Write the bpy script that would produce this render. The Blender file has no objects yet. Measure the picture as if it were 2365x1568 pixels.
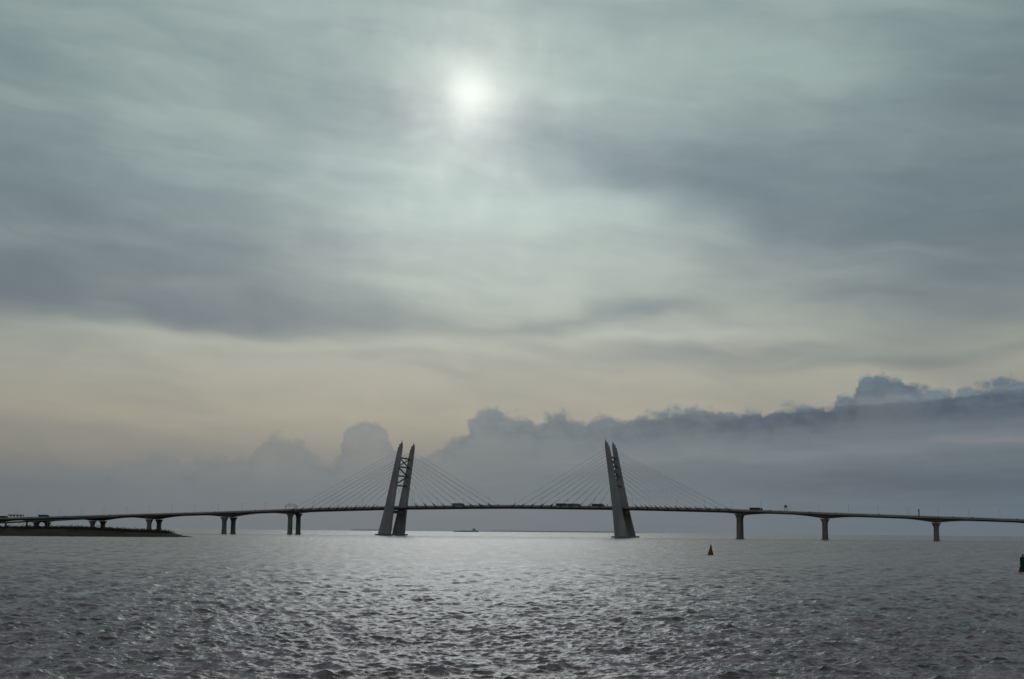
import bpy, bmesh, math, random
import numpy as np
from mathutils import Matrix, Vector
random.seed(4); rng=np.random.RandomState(7)
scene=bpy.context.scene
scene.view_settings.view_transform='Standard'; scene.view_settings.look='None'; scene.view_settings.exposure=0
def lin(c):
    return tuple((x/255/12.92 if x/255<=.04045 else ((x/255+.055)/1.055)**2.4) for x in c)
def link(o):
    scene.collection.objects.link(o); return o
def meta(o,label,cat=None,group=None,kind=None):
    o["label"]=label
    if cat:o["category"]=cat
    if group:o["group"]=group
    if kind:o["kind"]=kind
# ------------------------------------------------------------ materials
def mat(name,c1,c2,scale=.2,rough=.8,metal=0,stretch=(1,1,1),bump=0.0,spec=.3):
    m=bpy.data.materials.new(name); m.use_nodes=True
    nt=m.node_tree; b=nt.nodes['Principled BSDF']
    tc=nt.nodes.new('ShaderNodeTexCoord'); mp=nt.nodes.new('ShaderNodeMapping'); mp.inputs['Scale'].default_value=stretch
    n=nt.nodes.new('ShaderNodeTexNoise'); n.inputs['Scale'].default_value=scale; n.inputs['Detail'].default_value=5
    r=nt.nodes.new('ShaderNodeValToRGB'); r.color_ramp.elements[0].position=.35; r.color_ramp.elements[1].position=.65
    r.color_ramp.elements[0].color=(*c1,1); r.color_ramp.elements[1].color=(*c2,1)
    nt.links.new(tc.outputs['Object'],mp.inputs[0]); nt.links.new(mp.outputs[0],n.inputs['Vector'])
    nt.links.new(n.outputs['Fac'],r.inputs[0]); nt.links.new(r.outputs[0],b.inputs['Base Color'])
    b.inputs['Roughness'].default_value=rough; b.inputs['Metallic'].default_value=metal
    b.inputs['Specular IOR Level'].default_value=spec
    if bump:
        bp=nt.nodes.new('ShaderNodeBump'); bp.inputs['Strength'].default_value=bump
        nt.links.new(n.outputs['Fac'],bp.inputs['Height']); nt.links.new(bp.outputs[0],b.inputs['Normal'])
    return m
M_pylon=mat('painted_concrete',(.21,.20,.205),(.30,.285,.29),.12,.85,stretch=(1,1,.25),spec=.1)
M_conc=mat('weathered_concrete',(.12,.105,.10),(.20,.18,.17),.3,.85,stretch=(1,1,.3))
M_fascia=mat('deck_fascia',(.20,.18,.165),(.29,.26,.235),.08,.8)
M_girder=mat('girder_steel',(.11,.105,.108),(.16,.15,.152),.1,.6)
M_asph=mat('asphalt',(.04,.04,.042),(.06,.06,.062),.5,.9)
M_cable=mat('cable_sheath',(.30,.30,.31),(.38,.38,.39),1,.5)
M_steel=mat('dark_steel',(.06,.06,.062),(.10,.10,.10),.6,.7,spec=.1)
M_galv=mat('galvanised_steel',(.2,.2,.2),(.3,.29,.29),.6,.5)
M_sign=mat('sign_panel',(.03,.05,.09),(.05,.07,.11),.6,.6)
M_red=mat('red_buoy_paint',(.13,.020,.010),(.27,.075,.018),1.3,.75,spec=.1)
M_rust=mat('dark_fouling',(.04,.02,.015),(.07,.03,.02),2,.8)
M_green=mat('green_buoy_paint',(.006,.035,.02),(.012,.055,.033),1.3,.6,spec=.1)
M_black=mat('rubber',(.015,.015,.015),(.03,.03,.03),2,.9)
M_glass=mat('dark_glass',(.02,.025,.03),(.03,.035,.04),1,.15)
M_earth=mat('earth',(.030,.023,.020),(.055,.044,.038),.05,.95,bump=.4,spec=.05)
M_scrub=mat('scrub_leaves',(.025,.024,.017),(.055,.048,.035),.4,.9,spec=.05)
M_hull=mat('hazed_hull_paint',(.20,.21,.22),(.26,.27,.28),.05,.6)  # hull tone lightened to imitate distance haze
M_super=mat('hazed_superstructure_paint',(.30,.31,.32),(.38,.39,.40),.05,.6)  # distance haze painted in here too, as a lighter tone
M_shore=mat('hazy_wood',(.33,.34,.36),(.40,.41,.43),.005,.95)  # distance haze put into the wood colour, paled towards the sky tone
paints=[mat('vehicle_paint_'+n,c,tuple(x*1.15 for x in c),1,.4) for n,c in
   dict(white=(.5,.5,.5),grey=(.13,.14,.15),blue=(.05,.09,.18),red=(.25,.04,.03),dark=(.05,.05,.055)).items()]
# ------------------------------------------------------------ mesh helpers
def mkobj(name,bm,mats,parent=None,smooth=False,loc=None):
    me=bpy.data.meshes.new(name); bmesh.ops.recalc_face_normals(bm,faces=bm.faces); bm.to_mesh(me); bm.free()
    for m in mats: me.materials.append(m)
    if smooth:
        for p in me.polygons: p.use_smooth=True
    o=bpy.data.objects.new(name,me); link(o)
    if parent: o.parent=parent
    if loc: o.location=loc
    return o
def box(bm,c,s,mi=0,rz=0):
    r=bmesh.ops.create_cube(bm,size=1,matrix=Matrix.Translation(c)@Matrix.Rotation(rz,4,'Z')@Matrix.Diagonal((*s,1)))
    for v in r['verts']:
        for f in v.link_faces: f.material_index=mi
def beam(bm,a,b,w,h=None,mi=0,seg=4):
    a=Vector(a);b=Vector(b);d=b-a;h=h or w
    q=d.to_track_quat('Z','Y').to_matrix().to_4x4()
    mt=Matrix.Translation((a+b)/2)@q@Matrix.Diagonal((w,h,d.length,1))
    if seg==4: r=bmesh.ops.create_cube(bm,size=1,matrix=mt)
    else: r=bmesh.ops.create_cone(bm,cap_ends=True,segments=seg,radius1=.5,radius2=.5,depth=1,matrix=mt)
    for v in r['verts']:
        for f in v.link_faces: f.material_index=mi
def loft(bm,rings,cap=True,mi=0):
    R=[[bm.verts.new(p) for p in r] for r in rings]; n=len(R[0]); fs=[]
    for i in range(len(R)-1):
        for j in range(n):
            fs.append(bm.faces.new((R[i][j],R[i][(j+1)%n],R[i+1][(j+1)%n],R[i+1][j])))
    if cap: fs.append(bm.faces.new(R[0][::-1])); fs.append(bm.faces.new(R[-1]))
    for f in fs:f.material_index=mi
    return fs
def octo(cx,cy,z,w,d,ch=.22):
    c=min(w,d)*ch; a=w/2;b=d/2
    return [(cx+x,cy+y,z) for x,y in ((-a+c,-b),(a-c,-b),(a,-b+c),(a,b-c),(a-c,b),(-a+c,b),(-a,b-c),(-a,-b+c))]
def circ(cx,cy,z,r,n=16,ry=None):
    return [(cx+r*math.cos(2*math.pi*i/n),cy+(ry or r)*math.sin(2*math.pi*i/n),z) for i in range(n)]
# ------------------------------------------------------------ camera
CAMH=9.0
cd=bpy.data.cameras.new('camera'); cam=link(bpy.data.objects.new('camera',cd)); scene.camera=cam
cd.lens=50; cd.sensor_width=36; cd.clip_end=60000; cd.clip_start=.5
cam.matrix_world=Matrix.Translation((0,0,CAMH))@Matrix.Rotation(math.radians(90+7.606),4,'X')@Matrix.Rotation(.0085,4,'Z')
# ------------------------------------------------------------ world
SUN_AZ=-1.8; SUN_EL=17.3
w=bpy.data.worlds.new('World'); scene.world=w; w.use_nodes=True
nt=w.node_tree; nt.nodes.clear(); L=nt.links
def nd(t): return nt.nodes.new(t)
def put(sock,v):
    if isinstance(v,bpy.types.NodeSocket): L.new(v,sock)
    else: sock.default_value=v
def m(op,a,b=None,c=None,clamp=False):
    n=nd('ShaderNodeMath'); n.operation=op; n.use_clamp=clamp
    put(n.inputs[0],a)
    if b is not None: put(n.inputs[1],b)
    if c is not None: put(n.inputs[2],c)
    return n.outputs[0]
def vec(x,y,z=0.0):
    n=nd('ShaderNodeCombineXYZ'); put(n.inputs[0],x);put(n.inputs[1],y);put(n.inputs[2],z); return n.outputs[0]
def noise(v,scale=1,detail=4,rough=.5,dist=0):
    n=nd('ShaderNodeTexNoise'); L.new(v,n.inputs['Vector']); n.inputs['Scale'].default_value=scale
    n.inputs['Detail'].default_value=detail; n.inputs['Roughness'].default_value=rough; n.inputs['Distortion'].default_value=dist
    return n.outputs['Fac']
def mixc(f,a,b,mode='MIX'):
    n=nd('ShaderNodeMix'); n.data_type='RGBA'; n.blend_type=mode; n.clamp_factor=True
    put(n.inputs['Factor'],f)
    for s,v in ((n.inputs['A'],a),(n.inputs['B'],b)):
        if isinstance(v,bpy.types.NodeSocket): L.new(v,s)
        else: s.default_value=(*v,1)
    return n.outputs['Result']
for_s=nd('ShaderNodeTexCoord'); sp=nd('ShaderNodeSeparateXYZ'); 
nrm=nd('ShaderNodeVectorMath'); nrm.operation='NORMALIZE'; L.new(for_s.outputs['Generated'],nrm.inputs[0]); L.new(nrm.outputs[0],sp.inputs[0])
dx,dy,dz=sp.outputs
el=m('MULTIPLY',m('ARCSINE',dz),57.2958); az=m('MULTIPLY',m('ARCTAN2',dx,dy),57.2958)
def gauss(a,e,ra,re,tilt=0,A=None,E=None):
    A=A or az; E=E or el
    u=m('SUBTRACT',A,a); v=m('SUBTRACT',E,e)
    if tilt: v=m('SUBTRACT',v,m('MULTIPLY',u,tilt))
    u=m('DIVIDE',u,ra); v=m('DIVIDE',v,re)
    q=m('ADD',m('MULTIPLY',u,u),m('MULTIPLY',v,v))
    return m('EXPONENT',m('MULTIPLY',q,-1.0))
def total(L_):
    s=None
    for g,wt in L_:
        g=m('MULTIPLY',g,wt); s=g if s is None else m('ADD',s,g)
    return s
def sstep(x,lo,hi):
    n=nd('ShaderNodeMapRange'); n.interpolation_type='SMOOTHSTEP'; put(n.inputs[0],x); put(n.inputs[1],lo);put(n.inputs[2],hi)
    n.inputs[3].default_value=0;n.inputs[4].default_value=1; return n.outputs[0]
# domain warp
w1=noise(vec(m('MULTIPLY',az,.13),m('MULTIPLY',el,.28),3.1),1,3)
w2=noise(vec(m('MULTIPLY',az,.16),m('MULTIPLY',el,.40),9.7),1,3,.45)
AW=m('ADD',az,m('MULTIPLY',m('SUBTRACT',w1,.5),5.0))
EW=m('ADD',el,m('MULTIPLY',m('SUBTRACT',w2,.5),2.0))
streak=noise(vec(m('MULTIPLY',AW,.15),m('MULTIPLY',m('ADD',EW,m('MULTIPLY',az,.10)),.60),1.3),1,3,.45)
fine=noise(vec(m('MULTIPLY',AW,.28),m('MULTIPLY',m('ADD',EW,m('MULTIPLY',az,.10)),1.4),5.3),1,4,.5)
ramp=nd('ShaderNodeValToRGB'); cr=ramp.color_ramp; put(ramp.inputs[0],m('DIVIDE',el,60.0,clamp=True))
stops=[(0,(104,115,123)),(1.5,(111,119,124)),(3.0,(138,137,132)),(4.4,(160,157,144)),(6.5,(165,166,155)),(9,(161,170,164)),(13,(158,174,171)),(18,(154,173,170)),(23,(147,165,165)),(33,(143,148,153)),(60,(130,130,138))]
cr.elements[0].position=0;cr.elements[0].color=(*lin(stops[0][1]),1)
cr.elements[1].position=1;cr.elements[1].color=(*lin(stops[-1][1]),1)
for e,c in stops[1:-1]:
    x=cr.elements.new(e/60);x.color=(*lin(c),1)
base=ramp.outputs[0]
dark=total([(gauss(-18,11.8,9.5,2.9,-.05,AW,EW),.85),(gauss(-12,8.4,8.5,.85,-.03,AW,EW),.78),(gauss(-19,9.3,7,1.5,0,AW,EW),.6),
 (gauss(11.5,13.7,9,2.0,-.14,AW,EW),.8),(gauss(20,16.8,6,3.2,.1,AW,EW),.7),(gauss(18,11.2,7.5,1.9,-.05,AW,EW),.75),
 (gauss(-6.8,17.2,5,1.4,-.18,AW,EW),.45),(gauss(5.5,8.95,3.2,.35,.05,AW,EW),.50),(gauss(1.3,8.3,2.2,.30,.12,AW,EW),.42),
 (gauss(9.5,7.25,6,.5,.02,AW,EW),.45),(gauss(18.5,9.2,5.5,1.1,0,AW,EW),.55),(gauss(-20,18,5,3,0,AW,EW),.3),(gauss(4,15,4,1.0,-.2,AW,EW),.38),(gauss(-2.5,6.1,2.3,.13,-.03,AW,EW),.35),(gauss(16,6.9,6,.3,.05,AW,EW),.35)])
# crisper, flatter underside of the long band
under=m('ADD',.25,m('MULTIPLY',sstep(EW,m('ADD',7.35,m('MULTIPLY',sstep(az,-21.0,-4.0),-.25)),8.0),.75))
under=m('MAXIMUM',under,sstep(az,-3.0,3.0))
dark=m('MULTIPLY',dark,under)
dark=m('MULTIPLY',dark,m('ADD',.26,m('MULTIPLY',m('ADD',streak,m('MULTIPLY',fine,.5)),1.0)))
dark=m('ADD',dark,m('MULTIPLY',m('SUBTRACT',fine,.5),.32))
dark=m('ADD',dark,m('MULTIPLY',m('SUBTRACT',streak,.5),.6))
dpos=m('MAXIMUM',dark,0.0)
dfac=m('SUBTRACT',1.0,m('EXPONENT',m('MULTIPLY',dpos,-1.45)))
dark=m('MAXIMUM',dark,-.3)
darkcol=mixc(m('DIVIDE',m('SUBTRACT',el,6.0),8.0,clamp=True),lin((108,119,128)),lin((99,117,130)))
c=mixc(dfac,base,darkcol)
bright=total([(gauss(-1,12,7,3.5,0,AW,EW),.24),(gauss(-8,14.5,8,1.5,0,AW,EW),.06),(gauss(-8,7.2,9,.35,-.02,AW,EW),.10),(gauss(5.5,7.9,4.5,.22,.05,AW,EW),.16)])
bright=m('ADD',bright,m('MULTIPLY',m('MAXIMUM',m('MULTIPLY',dark,-1.0),0.0),.4))
edge=m('MULTIPLY',m('POWER',m('DIVIDE',m('ABSOLUTE',m('ADD',az,1.0)),21.0,clamp=True),2.0),.15)
gain=m('SUBTRACT',m('ADD',1.0,bright),edge)
def scalec(col,f):
    n=nd('ShaderNodeVectorMath'); n.operation='SCALE'; L.new(col,n.inputs[0]); put(n.inputs['Scale'],f); return n.outputs[0]
def addc(a,b):
    n=nd('ShaderNodeVectorMath'); n.operation='ADD'; L.new(a,n.inputs[0]); L.new(b,n.inputs[1]); return n.outputs[0]
c=scalec(c,gain)
# sun glow through the cloud veil
da=m('SUBTRACT',az,SUN_AZ); de=m('SUBTRACT',el,SUN_EL)
wob=m('ADD',1.0,m('MULTIPLY',m('SUBTRACT',noise(vec(m('MULTIPLY',az,.6),m('MULTIPLY',el,.6),2.0),1,3),.5),1.1))
rr=m('MULTIPLY',m('SQRT',m('ADD',m('MULTIPLY',da,da),m('MULTIPLY',de,de))),wob)
glow=m('ADD',m('MULTIPLY',m('EXPONENT',m('MULTIPLY',m('POWER',m('DIVIDE',rr,1.1),2.0),-1.0)),.22),
   m('ADD',m('MULTIPLY',m('EXPONENT',m('MULTIPLY',m('POWER',m('DIVIDE',rr,2.2),1.4),-1.0)),.23),m('MULTIPLY',m('EXPONENT',m('DIVIDE',rr,-5.0)),.14)))
gc=nd('ShaderNodeCombineXYZ'); put(gc.inputs[0],m('MULTIPLY',glow,1.06));put(gc.inputs[1],glow);put(gc.inputs[2],m('MULTIPLY',glow,.93))
c=addc(c,gc.outputs[0])
# cumulus bank
prof=[(-21,2.1),(-18.5,2.24),(-17.8,2.6),(-16.8,2.26),(-15.1,2.62),(-14.2,2.89),(-13.4,2.9),(-13,2.46),(-12.2,2.9),(-11.3,2.8),(-10.5,2.75),(-10.2,3.1),(-9.85,3.6),(-9.5,3.8),(-9.1,3.65),(-8.6,3.5),(-8.3,3.5),(-8.0,3.1),(-7.7,2.76),(-7.05,2.7),(-6.85,3.4),(-6.6,4.0),(-6.2,4.3),(-5.75,4.4),(-5.2,4.2),(-4.9,3.7),(-4.5,3.1),(-3.8,3.0),(-2.95,3.4),(-2.1,3.8),(-1.6,4.4),(-1.25,4.8),(-.55,4.85),(0,4.6),(.75,4.55),(1.1,4.2),(1.35,4.6),(2,4.8),(2.8,4.4),(3.75,4.65),(4.6,4.5),(5.45,4.7),(6.5,4.9),(8.2,4.95),(8.85,4.75),(9.7,4.9),(10.2,4.75),(10.75,4.95),(11.8,5.05),(12.7,5.1),(13.05,5.45),(13.5,5.5),(13.8,5.95),(14.3,6.2),(15.0,6.2),(15.8,5.95),(16.3,5.6),(17.4,5.5),(18.1,5.65),(19.3,5.9),(21,5.85)]
def fcurve(pts,x,lo,hi,top):
    n=nd('ShaderNodeFloatCurve'); cu=n.mapping.curves[0]
    P=[((a-lo)/(hi-lo),v/top) for a,v in pts]
    cu.points[0].location=P[0]; cu.points[1].location=P[-1]
    for p in P[1:-1]: cu.points.new(*p)
    n.mapping.update(); put(n.inputs['Value'],m('DIVIDE',m('SUBTRACT',x,lo),hi-lo,clamp=True))
    return m('MULTIPLY',n.outputs[0],top)
wa=m('ADD',az,m('MULTIPLY',m('SUBTRACT',noise(vec(az,el,11.0),2.2,3),.5),.6))
pf=fcurve(prof,wa,-21,21,8.0)
def voro(s,z,ex=1.2):
    n=nd('ShaderNodeTexVoronoi'); n.feature='SMOOTH_F1'; n.inputs['Scale'].default_value=s; n.inputs['Smoothness'].default_value=.3
    L.new(vec(wa,m('MULTIPLY',el,ex),z),n.inputs['Vector']); return n.outputs['Distance']
v1=voro(1.4,1.0); v2=voro(3.6,2.0)
pert=m('ADD',m('MULTIPLY',m('SUBTRACT',.45,v1),.5),m('ADD',m('MULTIPLY',m('SUBTRACT',.45,v2),.24),
   m('MULTIPLY',m('SUBTRACT',noise(vec(az,el,4.0),4.0,4,.6),.5),.26)))
depth=m('SUBTRACT',m('ADD',pf,pert),el)
mask=sstep(depth,-.10,.32)
opac=fcurve([(-21,.08),(-16,.20),(-10,.36),(-6,.50),(-4,.50),(-1,.76),(6,.88),(21,.96)],az,-21,21,1.0)
soft=m('SUBTRACT',1.0,m('MULTIPLY',sstep(depth,.1,2.0),m('SUBTRACT',.6,m('MULTIPLY',opac,.45))))
bn=noise(vec(m('MULTIPLY',az,.20),m('MULTIPLY',m('SUBTRACT',el,m('MULTIPLY',az,.06)),1.9),7.0),1,5,.55)
bn2=noise(vec(m('MULTIPLY',az,.6),m('MULTIPLY',el,2.8),8.0),1,5,.6)
bank=mixc(sstep(el,.3,4.2),lin((98,113,124)),lin((99,116,128)))
bank=mixc(m('MULTIPLY',sstep(az,2.0,20.0),.6),bank,lin((83,101,117)))
q=m('SUBTRACT',el,m('ADD',3.95,m('MULTIPLY',m('SUBTRACT',az,5.4),.062)))
q=m('ADD',q,m('MULTIPLY',m('SUBTRACT',bn,.5),1.2))
band=m('MULTIPLY',m('EXPONENT',m('MULTIPLY',m('POWER',m('DIVIDE',m('ABSOLUTE',q),.50),2.0),-1.0)),sstep(az,-2.0,12.0))
bank=mixc(m('MULTIPLY',band,1.0),bank,lin((69,86,105)))
q2=m('SUBTRACT',el,m('ADD',4.62,m('MULTIPLY',m('SUBTRACT',az,8.85),.085))); q2=m('ADD',q2,m('MULTIPLY',m('SUBTRACT',bn2,.5),.7))
hl=m('MULTIPLY',m('EXPONENT',m('MULTIPLY',m('POWER',m('DIVIDE',m('ABSOLUTE',q2),.15),2.0),-1.0)),sstep(az,6.0,12.0))
bank=mixc(m('MULTIPLY',hl,.5),bank,lin((122,134,143)))
bank=mixc(m('MULTIPLY',gauss(19.0,3.6,3.5,.17,.03,az,EW),.6),bank,lin((130,129,135)))
bank=mixc(m('MULTIPLY',gauss(11,3.0,8,.3,.05,az,EW),.6),bank,lin((112,125,135)))
bank=mixc(m('MULTIPLY',gauss(17,1.9,9,.55,.02,az,EW),.8),bank,lin((75,91,107)))
bank=mixc(m('MULTIPLY',gauss(5,2.2,6,.3,.02,az,EW),.5),bank,lin((87,103,117)))
puff=m('MULTIPLY',m('ADD',m('MULTIPLY',m('SUBTRACT',.42,v1),.28),m('MULTIPLY',m('SUBTRACT',.42,v2),.20)),m('SUBTRACT',1.0,sstep(depth,.2,1.4)))
bank=scalec(bank,m('ADD',m('ADD',.70,puff),m('ADD',m('MULTIPLY',bn2,.26),m('MULTIPLY',bn,.36))))
c=mixc(m('MULTIPLY',m('MULTIPLY',mask,opac),soft),c,bank)
# horizon haze
c=mixc(m('MULTIPLY',m('EXPONENT',m('DIVIDE',m('MAXIMUM',el,0.0),-.8)),.5),c,lin((101,113,123)))
c=mixc(sstep(el,-.1,-1.5),c,lin((70,70,74)))
# faint clear-air component above the cloud deck
sky=nd('ShaderNodeTexSky'); sky.sky_type='NISHITA'; sky.sun_disc=False
sky.sun_elevation=math.radians(SUN_EL); sky.sun_rotation=math.radians(SUN_AZ)
c=addc(c,scalec(sky.outputs[0],.0008))
bg=nd('ShaderNodeBackground'); L.new(c,bg.inputs[0]); bg.inputs[1].default_value=1.0
out=nd('ShaderNodeOutputWorld'); L.new(bg.outputs[0],out.inputs[0])
# sun (heavily veiled by the cloud sheet)
sl=bpy.data.lights.new('sun','SUN'); sl.energy=.085; sl.angle=math.radians(16); sl.color=(.97,.99,1)
so=link(bpy.data.objects.new('sun',sl))
e_,a_=math.radians(SUN_EL),math.radians(SUN_AZ)
sd=Vector((math.sin(a_)*math.cos(e_),math.cos(a_)*math.cos(e_),math.sin(e_)))
so.rotation_euler=sd.to_track_quat('Z','Y').to_euler(); so.location=(0,0,300)
# ------------------------------------------------------------ water
rs=[3.0]
while rs[-1]<26000:
    r=rs[-1]
    if r<68: dr=2.0
    elif r<1250: dr=min(1.5,max(.13,r*r/(12800*9)))
    else: dr=1.5*(r/1250)**5
    dr=min(dr,r*.05)
    rs.append(r+dr)
rs=np.array(rs); drs=np.gradient(rs)
fa=np.radians(np.linspace(-24,24,1050)); ca=np.radians(np.linspace(24,336,60))[1:-1]
an=np.concatenate([fa,ca]); da_=np.concatenate([np.full(len(fa),fa[1]-fa[0]),np.full(len(ca),ca[1]-ca[0])])
nr,na=len(rs),len(an); print('water grid',nr,na)
R_,A_=np.meshgrid(rs,an,indexing='ij')
X=(R_*np.sin(A_)).astype(np.float32);Y=(R_*np.cos(A_)).astype(np.float32)
SP=np.maximum(drs[:,None]*1.0,R_*da_[None,:]).astype(np.float32)
Z=(-R_**2/(2*6.371e6)).astype(np.float32); DX=np.zeros_like(X);DY=np.zeros_like(X)
ncomp=96
lams=np.exp(np.linspace(math.log(.4),math.log(8.5),ncomp))*rng.uniform(.93,1.07,ncomp)
for i,lam in enumerate(lams):
    k=2*math.pi/lam
    th=math.radians(-90+12)+rng.normal(0,.85)
    st=.047 if lam<1.7 else (.033 if lam<6 else .024)
    a=st/k; ph=rng.uniform(0,6.28)
    fade=np.clip((lam/SP-2.2)/1.5,0,1)
    rows=np.where(fade.max(1)>0)[0]
    if not len(rows): continue
    a0,a1=rows[0],rows[-1]+1; sl_=slice(a0,a1)
    P=k*(X[sl_]*math.cos(th)+Y[sl_]*math.sin(th))+ph
    s=np.sin(P);co=np.cos(P); f=fade[sl_]
    Z[sl_]+=a*s*f; DX[sl_]+=a*co*math.cos(th)*f; DY[sl_]+=a*co*math.sin(th)*f
X2=X+DX;Y2=Y+DY
co=np.stack([X2,Y2,Z],-1).reshape(-1,3).astype(np.float32)
co=np.concatenate([co,np.array([[0,0,0]],np.float32)])
i=np.arange(nr-1)[:,None]*na; j=np.arange(na)[None,:]; j2=(j+1)%na
quads=np.stack([i+j,i+na+j,i+na+j2,i+j2],-1).reshape(-1,4)
tri=np.stack([np.full(na,nr*na),np.arange(na),(np.arange(na)+1)%na],-1)
me=bpy.data.meshes.new('water'); me.vertices.add(len(co)); me.vertices.foreach_set('co',co.ravel())
nl=quads.size+tri.size; me.loops.add(nl); me.loops.foreach_set('vertex_index',np.concatenate([quads.ravel(),tri.ravel()]).astype(np.int32))
nq,ntr=len(quads),len(tri); me.polygons.add(nq+ntr)
ls=np.concatenate([np.arange(nq)*4,nq*4+np.arange(ntr)*3]).astype(np.int32); me.polygons.foreach_set('loop_start',ls)
me.polygons.foreach_set('use_smooth',np.ones(nq+ntr,bool))
me.update(calc_edges=True)
if me.polygons[0].normal.z<0: me.flip_normals()
water=link(bpy.data.objects.new('water',me)); meta(water,"choppy grey open water of a wide bay",kind='structure')
mw=bpy.data.materials.new('bay_water'); mw.use_nodes=True; t=mw.node_tree; b=t.nodes['Principled BSDF']
b.inputs['Roughness'].default_value=.19; b.inputs['IOR'].default_value=1.32
b.inputs['Specular Tint'].default_value=(1,.90,.95,1)
tc=t.nodes.new('ShaderNodeTexCoord')
def wn(scale,st,det,rg=.55):
    mp=t.nodes.new('ShaderNodeMapping'); mp.inputs['Scale'].default_value=st; mp.inputs['Rotation'].default_value=(0,0,.2)
    n=t.nodes.new('ShaderNodeTexNoise'); n.inputs['Scale'].default_value=scale; n.inputs['Detail'].default_value=det; n.inputs['Roughness'].default_value=rg
    t.links.new(tc.outputs['Object'],mp.inputs[0]); t.links.new(mp.outputs[0],n.inputs['Vector']); return n.outputs['Fac']
# light and dark of wave faces painted into base colour as noise flecks
cr2=t.nodes.new('ShaderNodeValToRGB'); cr2.color_ramp.elements[0].position=.44; cr2.color_ramp.elements[1].position=.57
cr2.color_ramp.elements[0].color=(.078,.061,.064,1); cr2.color_ramp.elements[1].color=(.245,.200,.222,1)
t.links.new(wn(.34,(.8,.16,1),6,.8),cr2.inputs[0]); t.links.new(cr2.outputs[0],b.inputs['Base Color'])
prev=None
for sc,st,det,dist in ((.085,(.8,1.2,1),4,.9),(.8,(.75,1,1),2,.22),(3.4,(.8,1,1),3,.11)):
    bp=t.nodes.new('ShaderNodeBump'); bp.inputs['Strength'].default_value=1; bp.inputs['Distance'].default_value=dist
    t.links.new(wn(sc,st,det),bp.inputs['Height'])
    if prev: t.links.new(prev,bp.inputs['Normal'])
    prev=bp.outputs[0]
t.links.new(prev,b.inputs['Normal']); me.materials.append(mw)
# ------------------------------------------------------------ bridge
BM=Matrix.Translation((-5.8,1908.5,-.3))@Matrix.Rotation(-math.atan2(.258,.966),4,'Z')
bridge=link(bpy.data.objects.new('cable_stayed_bridge',None)); bridge.matrix_world=BM; bridge.empty_display_size=20
meta(bridge,"long pale cable-stayed motorway bridge with two inward-leaning pylons crossing a bay",'bridge')
ks=[-1000,-880,-769,-609,-519,-403,-304,-161,0,161,309,415,549,651,760,900]
kz=[12.5,15.2,18.4,23,25.9,29.5,33.6,37.9,40.2,38.9,35.9,32.3,28.3,25.4,22.5,19]
ss=np.arange(-1000,901,4.0); zz=np.interp(ss,ks,kz); 
kern=np.hanning(31);kern/=kern.sum(); pad=np.pad(zz,15,mode='reflect',reflect_type='odd'); zz=np.convolve(pad,kern,'valid')
def dz_(s): return float(np.interp(s,ss,zz))
PIERS=[-880,-790,-700,-609,-519,-403,-304,309,415,549,680,800]
def girder(s):
    if -304<=s<=309:
        dd=min(abs(s+304),abs(s-309)); return 3.2+ (1.2*max(0,1-dd/20))
    dd=min(abs(s-x) for x in PIERS)
    return 2.6+3.8*max(0,1-dd/42)**1.8
bm=bmesh.new(); HW=21
secs=[]
for s in ss:
    z=dz_(s); g=girder(s)
    secs.append([(s,-HW,z-.05),(s,HW,z-.05),(s,HW,z-1.1),(s,HW-2.5,z-1.5),(s,HW-6,z-g-.2),(s,3,z-g-.2),(s,-3,z-g-.2),(s,-HW+6,z-g-.2),(s,-HW+2.5,z-1.5),(s,-HW,z-1.1)])
fs=loft(bm,secs)
bm.faces.ensure_lookup_table()
for k,f in enumerate(fs[:-2]):
    jx=k%10; f.material_index={0:2,1:0,9:0}.get(jx,1)
mkobj('deck',bm,[M_fascia,M_girder,M_asph],bridge)
for y in (-HW-.05,HW+.05):
    bm=bmesh.new(); secs=[]
    for s in ss:
        z=dz_(s); secs.append([(s,y-.2,z-1.3),(s,y+.2,z-1.3),(s,y+.2,z+.95),(s,y-.2,z+.95)])
    loft(bm,secs)
    for s in np.arange(-996,897,4.0):
        z=dz_(s); beam(bm,(s,y,z+.9),(s,y,z+1.6),.16)
    for a,b2 in zip(ss[:-1:3],ss[3::3]):
        beam(bm,(a,y,dz_(a)+1.6),(b2,y,dz_(b2)+1.6),.14)
    mkobj('parapet',bm,[M_fascia],bridge)
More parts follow.
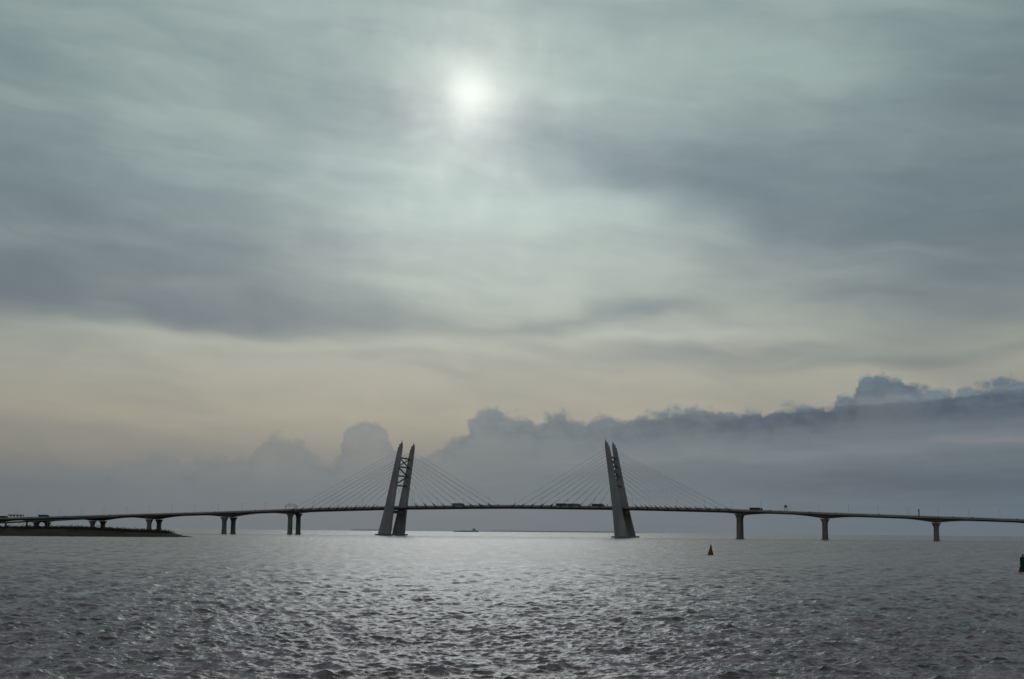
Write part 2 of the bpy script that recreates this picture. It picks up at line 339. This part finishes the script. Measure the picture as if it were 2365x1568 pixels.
# pylons
def legc(sgn,side,z):
    lean=-sgn*20.8*(z/126.0)
    y=side*(28-3.2*(z/126.0))
    return sgn*161+lean,y
prof_leg=[(0,17,9),(3,16.6,9),(12,15,8.6),(24,13.2,8),(38,11.8,7.4),(55,10.2,6.8),(70,9,6.3),(85,7.9,5.8),(100,6.9,5.3),(110,6.2,5),(117,5.6,4.7)]
for sgn in (-1,1):
    bm=bmesh.new()
    xs,_=legc(sgn,1,30); 
    box(bm,(xs,0,dz_(xs)-6.4),(7.5,50,4.2))
    pyl=mkobj('pylon',bm,[M_pylon],bridge)
    bm=bmesh.new()
    loft(bm,[[(sgn*161+x,y,z) for x,y,z in octo(0,0,zz_,26*k_,76*k_,.3)] for zz_,k_ in ((-3,1),(1.4,1),(1.9,.97))])
    for k in range(12): box(bm,(sgn*161+(-13.2 if k%2 else 13.2),-30+k*5.2,.6),(.5,1.2,1.4))
    mkobj('footing',bm,[M_conc],pyl)
    for side in (-1,1):
        bm=bmesh.new(); rings=[]
        for z,wd,dp in prof_leg:
            cx,cy=legc(sgn,side,z); rings.append(octo(cx,cy,z+1.2,wd,dp,.16))
        loft(bm,rings)
        cx,cy=legc(sgn,side,121)
        # stepped head with twin fins and a short mast
        box(bm,(cx,cy,119.6),(4.2,3.6,3.0),0); box(bm,(cx-sgn*.9,cy,122.2),(2.3,2.8,2.4),0)
        box(bm,(cx-sgn*1.1,cy,123.9),(1.5,2.0,1.2),1); beam(bm,(cx-sgn*1.1,cy,124),(cx-sgn*1.1,cy,127.2),.5,mi=1)
        box(bm,(cx+sgn*1.6,cy,121.6),(.8,2.4,1.2),1)
        for z in (113,105,97,89,81,74):
            cx,cy=legc(sgn,side,z); wd=np.interp(z,[p[0] for p in prof_leg],[p[1] for p in prof_leg])
            box(bm,(cx,cy,z+1.2),(wd+.3,2.0,.8),1)
        mkobj('leg',bm,[M_pylon,M_steel],pyl)
    bm=bmesh.new(); Zs=[67,80,92,104]
    def ins(side,z):
        cx,cy=legc(sgn,side,z); return (cx,cy-side*2.3,z)
    for z in Zs: beam(bm,ins(-1,z),ins(1,z),1.6,1.9)
    beam(bm,ins(-1,67),ins(1,80),1.4); beam(bm,ins(1,80),ins(-1,92),1.4)
    beam(bm,ins(-1,92),ins(1,104),1.2); beam(bm,ins(1,92),ins(-1,104),1.2)
    mkobj('bracing',bm,[M_steel],pyl)
# stay cables
offs=[20+13.0*k for k in range(10)]
for sgn in (-1,1):
    for dr in (-1,1):
        for side in (-1,1):
            for k,o_ in enumerate(offs):
                if sgn*dr<0: sa=sgn*155+dr*(o_+4)
                else: sa=sgn*161+dr*(o_)
                za=72+43*(k/9)**.85
                cx,cy=legc(sgn,side,za)
                a=Vector((sa,side*22.2,dz_(sa)+.3)); b2=Vector((cx,cy,za))
                bm=bmesh.new()
                beam(bm,a,b2,.24,seg=6)
                d=(b2-a).normalized(); beam(bm,a,a+d*5.5,.9,mi=1,seg=6)
                box(bm,(a.x,a.y,a.z-.4),(1.8,1.2,1.6),1)
                mkobj('stay_cable',bm,[M_cable,M_steel],bridge)
# piers
for s in PIERS:
    g=girder(s); zt=dz_(s)-g-.25
    if s<-450: zb=1.0 if s>-560 else 2.5
    else: zb=-2
    for y in (-14,14):
        bm=bmesh.new(); H=zt-zb; rings=[]
        cap=min(7.5,H*.45); wb=5.8
        for z,wd,dp in ((0,wb+.3,5.4),(H-cap,wb-.4,5.0),(H-cap*.7,wb,5.2),(H-cap*.35,wb+1.6,6),(H-.9,wb+4.2,7.5),(H-.02,wb+4.4,7.6)):
            rings.append(octo(s,y,zb+z,wd,dp,.15))
        loft(bm,rings); pr=mkobj('pier',bm,[M_conc],bridge)
        bm=bmesh.new()
        if s>-450: loft(bm,[octo(s,y,z,8.5,8.5,.3) for z in (-3,.9)])
        else: loft(bm,[octo(s,y,z,9,9,.2) for z in (-3,zb+.8)])
        mkobj('footing',bm,[M_conc],pr)
# access ramp hugging the approach
bm=bmesh.new(); secs=[]
for s in np.arange(-1000,-560,5.0):
    f=(s+1000)/440; z=dz_(s)-8.5+7.2*f**1.5; y=-30+9.3*f**2
    secs.append([(s,y-4.5,z),(s,y+4.5,z),(s,y+4.5,z-.9),(s,y+2,z-2),(s,y-2,z-2),(s,y-4.5,z-.9)])
loft(bm,secs)
for s in range(-980,-640,34):
    f=(s+1000)/440; z=dz_(s)-8.5+7.2*f**1.5; y=-30+9.3*f**2
    loft(bm,[octo(s,y,-1,1.8,3,.2),octo(s,y,z-1.9,1.8,3,.2)])
mkobj('access_ramp',bm,[M_girder],bridge)
# ------------------------------------------------------------ street lamps
bm=bmesh.new(); beam(bm,(0,0,0),(0,0,11.5),.24,seg=6)
for sy in (-1,1):
    beam(bm,(0,0,11.4),(0,sy*2.4,11.9),.14,seg=6); box(bm,(0,sy*2.8,11.9),(.4,1.2,.22),0)
lamp0=mkobj('street_lamp',bm,[M_galv]); first=True
for s in range(-960,880,36):
    if abs(abs(s)-150)<12: s+=14
    o=lamp0 if first else link(lamp0.copy()); first=False
    o.matrix_world=BM@Matrix.Translation((s,0,dz_(s)))
    meta(o,"slim grey twin-arm street lamp on the bridge deck",'street lamp','street lamps along the bridge')
# ------------------------------------------------------------ sign gantries
def gantry(s,h,arched,label):
    bm=bmesh.new(); z=dz_(s)
    hw=19.5
    for y in (-hw,hw):
        beam(bm,(0,y,0),(0,y,h if not arched else h*.72),.6,.6)
    n=10; pts=[]
    for i in range(n+1):
        y=-hw+2*hw*i/n; f=1-abs(y/hw)**2.5
        pts.append((y,(h*.72+h*.28*f) if arched else h))
    for (y0,z0),(y1,z1) in zip(pts[:-1],pts[1:]):
        beam(bm,(0,y0,z0),(0,y1,z1),.42); beam(bm,(0,y0,h*.6),(0,y1,h*.6),.34) if arched else beam(bm,(0,y0,h-1.4),(0,y1,h-1.4),.4)
        beam(bm,(0,y0,z0),(0,y1,h*.6 if arched else h-1.4),.22)
    root=mkobj('sign_gantry',bm,[M_galv if arched else M_steel]); root.matrix_world=BM@Matrix.Translation((s,0,z))
    meta(root,label,'gantry','overhead gantries on the bridge')
    if not arched:
        for y in (-12,-4,5,13):
            bm=bmesh.new(); box(bm,(-.6,y,h-1.6),(.3,4.5,2.4)); mkobj('sign_panel',bm,[M_sign],root)
gantry(-309,8.5,True,"grey arched lattice gantry spanning the bridge roadway")
gantry(367,8.5,False,"dark flat sign gantry spanning the bridge roadway")
gantry(529,9.5,False,"dark flat sign gantry spanning the bridge roadway")
gantry(-744,5.5,False,"dark flat sign gantry spanning the bridge roadway")
# ------------------------------------------------------------ vehicles
def wheel(bm,x,y,r,wd,mi):
    r_=bmesh.ops.create_cone(bm,cap_ends=True,segments=12,radius1=r,radius2=r,depth=wd,matrix=Matrix.Translation((x,y,r))@Matrix.Rotation(math.pi/2,4,'X'))
    for v in r_['verts']:
        for f in v.link_faces:f.material_index=mi
def prism(bm,prof2,y0,y1,mi):
    loft(bm,[[(x,y0,z) for x,z in prof2],[(x,y1,z) for x,z in prof2]],mi=mi)
def truck(p1,p2):
    bm=bmesh.new()
    prism(bm,[(5.6,.8),(8,.8),(8.1,2.0),(7.7,3.3),(7.0,3.7),(5.6,3.7)],-1.2,1.2,1)
    prism(bm,[(7.35,2.1),(8.14,2.1),(7.8,3.1),(7.4,3.1)],-1.23,1.23,3)
    box(bm,(-1.6,0,2.65),(13.2,2.5,2.9),0); box(bm,(-.5,0,1.0),(14.5,1.1,.4),2)
    for x in (7,4.6,-5,-6.3,-7.6):
        for y in (-1.05,1.05): wheel(bm,x,y,.5,.35,2)
    return mkobj('truck',bm,[paints[p1],paints[p2],M_black,M_glass])
def car(p):
    bm=bmesh.new()
    prism(bm,[(-2.2,.35),(2.2,.35),(2.25,.8),(1.3,1.0),(-1.9,1.05),(-2.25,.9)],-.9,.9,0)
    prism(bm,[(-1.8,1.03),(1.15,.98),(.45,1.5),(-1.3,1.52)],-.78,.78,1)
    box(bm,(-.4,0,1.52),(1.6,1.4,.06),0)
    for x in (-1.4,1.4):
        for y in (-.82,.82): wheel(bm,x,y,.34,.22,2)
    return mkobj('car',bm,[paints[p],M_glass,M_black])
pn=['white','grey','blue','red','dark']
for s,y,a,b2 in [(80,-15,4,1),(95,-11,1,4),(128,-15,4,3),(331,-15,4,4),(-62,-15,1,1),(-690,-12,4,4),(-760,-9,4,1)]:
    o=truck(a,b2); o.matrix_world=BM@Matrix.Translation((s,y,dz_(s)))
    meta(o,f"{pn[a]} box lorry with {pn[b2]} cab driving on the bridge",'truck','lorries on the bridge')
for i,s in enumerate([-800,-760,-716,-685,-655,-580,-470,-420,-355,-250,-120,-30,15,60,190,262,290,345,360,395,430,480,565,590,640]):
    p=i%5; o=car(p); o.matrix_world=BM@Matrix.Translation((s+ (i*7%5),-17.5 if i%3 else -8,dz_(s)))
    meta(o,f"small {pn[p]} car driving on the bridge deck",'car','cars on the bridge')
# ------------------------------------------------------------ low island
nx,ny=150,70; bm=bmesh.new(); V=[]
from mathutils import noise as mn
for jy in range(ny):
    row=[]
    v=jy/(ny-1); Yw=1215+v*950
    xe=-264-(Yw-1215)*.255-14*mn.noise(Vector((Yw*.02,0,3)))
    for ix in range(nx):
        u=(ix/(nx-1))**1.7; Xw=xe-u*700
        fr=min(1,(Yw-1215-6*mn.noise(Vector((Xw*.03,1,0))))/60) ; sd_=min(1,(xe-Xw)/120)
        fr=max(fr,-.2)
        h=-.9+ (3.0+4.4*min(1,(xe-Xw)/110))*min(1,max(0,fr))**.6*max(0,sd_)**.5+ .5*mn.fractal(Vector((Xw*.03,Yw*.03,0)),1,2,4)*max(0,sd_)
        if v>.97: h=-2
        row.append(bm.verts.new((Xw,Yw,h)))
    V.append(row)
for jy in range(ny-1):
    for ix in range(nx-1): bm.faces.new((V[jy][ix],V[jy][ix+1],V[jy+1][ix+1],V[jy+1][ix]))
land=mkobj('land',bm,[M_earth],smooth=True)
if land.data.polygons[0].normal.z<0: land.data.flip_normals()
meta(land,"low dark spit of scrubby earth at the water's edge",kind='structure')
# scrub
bm=bmesh.new()
for i in range(1100):
    Xw=-305-abs(random.gauss(0,1))*130; Yw=random.uniform(1250,1420)
    xe=-264-(Yw-1215)*.255
    if Xw>xe-25: continue
    hz=2.0+4.0*min(1,(xe-Xw)/110); R=random.uniform(1.0,2.8)
    for k in range(26):
        p=Vector((random.gauss(0,1)*R*1.4,random.gauss(0,1)*R,abs(random.gauss(0,.5))*R))
        q_=Matrix.Rotation(random.uniform(0,6.3),4,random.choice('XYZ'))
        s_=random.uniform(.25,.6)
        vs=[bm.verts.new(Vector((Xw,Yw,hz))+p+(q_@Vector(t_))*s_) for t_ in ((-1,0,-.6),(1,0,-.5),(.3,.4,1))]
        bm.faces.new(vs)
sc=mkobj('scrub',bm,[M_scrub]); meta(sc,"dark low scrub growing on the spit",kind='stuff')
# ------------------------------------------------------------ distant shore
def shore(x0,x1,y,hmax,seed):
    bm=bmesh.new(); n=90; rows=[[],[],[]]
    for i in range(n+1):
        f=i/n; x=x0+(x1-x0)*f; e=min(1,8*f,8*(1-f))
        h=-7+ (7+hmax*(.55+.45*mn.noise(Vector((x*.006,seed,0)))+.25*mn.noise(Vector((x*.03,seed,2)))))*e
        for r_,(yy,z) in zip(rows,((y-40,-9),(y,h),(y+200,-9))): r_.append(bm.verts.new((x,yy,z)))
    for a in range(2):
        for i in range(n): bm.faces.new((rows[a][i],rows[a][i+1],rows[a+1][i+1],rows[a+1][i]))
    o=mkobj('far_shore',bm,[M_shore]); meta(o,"thin hazy wooded shoreline on the horizon",kind='structure')
shore(-1010,-770,9000,2.5,1); shore(-240,900,9200,2,5)
# ------------------------------------------------------------ ship
bm=bmesh.new()
secs=[]
for x,wd,sh in ((-52,5,4.6),(-48,7.5,4.2),(-20,8,3.8),(25,8,3.9),(42,5,5.0),(52,.5,6.6)):
    secs.append([(x,-wd,sh),(x,wd,sh),(x,wd*.8,-1.5),(x,-wd*.8,-1.5)])
loft(bm,secs)
for x in (-18,0,18): box(bm,(x,0,4.6),(14,11,1.4))
ship=mkobj('cargo_ship',bm,[M_hull]); ship.matrix_world=Matrix.Translation((-185,6000,-2.6))
meta(ship,"low grey cargo ship far out near the horizon",'ship')
bm=bmesh.new(); box(bm,(33,0,8),(13,12,6)); box(bm,(34,0,12.5),(8,10,3)); beam(bm,(34,0,14),(34,0,19),.8); box(bm,(28,0,13),(2.5,3,4)); 
beam(bm,(-8,0,5),(-8,0,13),.7)
mkobj('superstructure',bm,[M_super],ship)
# ------------------------------------------------------------ buoys
def buoy(name,loc,paint,prf,label,cat,scale,tilt):
    bm=bmesh.new(); loft(bm,[circ(0,0,z,r,20) for z,r in prf])
    root=mkobj(name,bm,[paint],smooth=False)
    root.matrix_world=Matrix.Translation(loc)@Matrix.Rotation(tilt,4,'Y')@Matrix.Diagonal((scale,scale,scale,1))
    meta(root,label,cat,'channel marker buoys')
    bm=bmesh.new(); loft(bm,[circ(0,0,z,r,20) for z,r in ((-.5,1.0),(.0,1.16),(.35,1.16),(.5,1.02))])
    mkobj('float_collar',bm,[M_rust],root)
    zt=prf[-1][0]
    bm=bmesh.new(); beam(bm,(0,0,zt),(0,0,zt+.25),.22,seg=8,mi=1)
    loft(bm,[circ(0,0,zt+z,r,12) for z,r in ((.2,.16),(.55,.16),(.62,.05))],mi=0)
    for a in range(3):
        x,y=.3*math.cos(a*2.09),.3*math.sin(a*2.09); beam(bm,(x,y,zt-.2),(x*.7,y*.7,zt+.45),.05,mi=1)
    mkobj('lantern',bm,[paint,M_steel],root)
buoy('channel_buoy',(76.4,548,0),M_red,((.3,1.0),(.9,.98),(1.2,.82),(2.4,.50),(3.3,.30),(3.5,.22)),"orange-red conical channel buoy floating on choppy water",'buoy',1.0,math.radians(1.5))
buoy('channel_buoy',(123.5,346,0),M_green,((.3,1.0),(1.0,1.0),(1.1,.78),(3.3,.7),(3.45,.5)),"dark green can-shaped channel buoy floating on choppy water",'buoy',1.03,math.radians(-2))
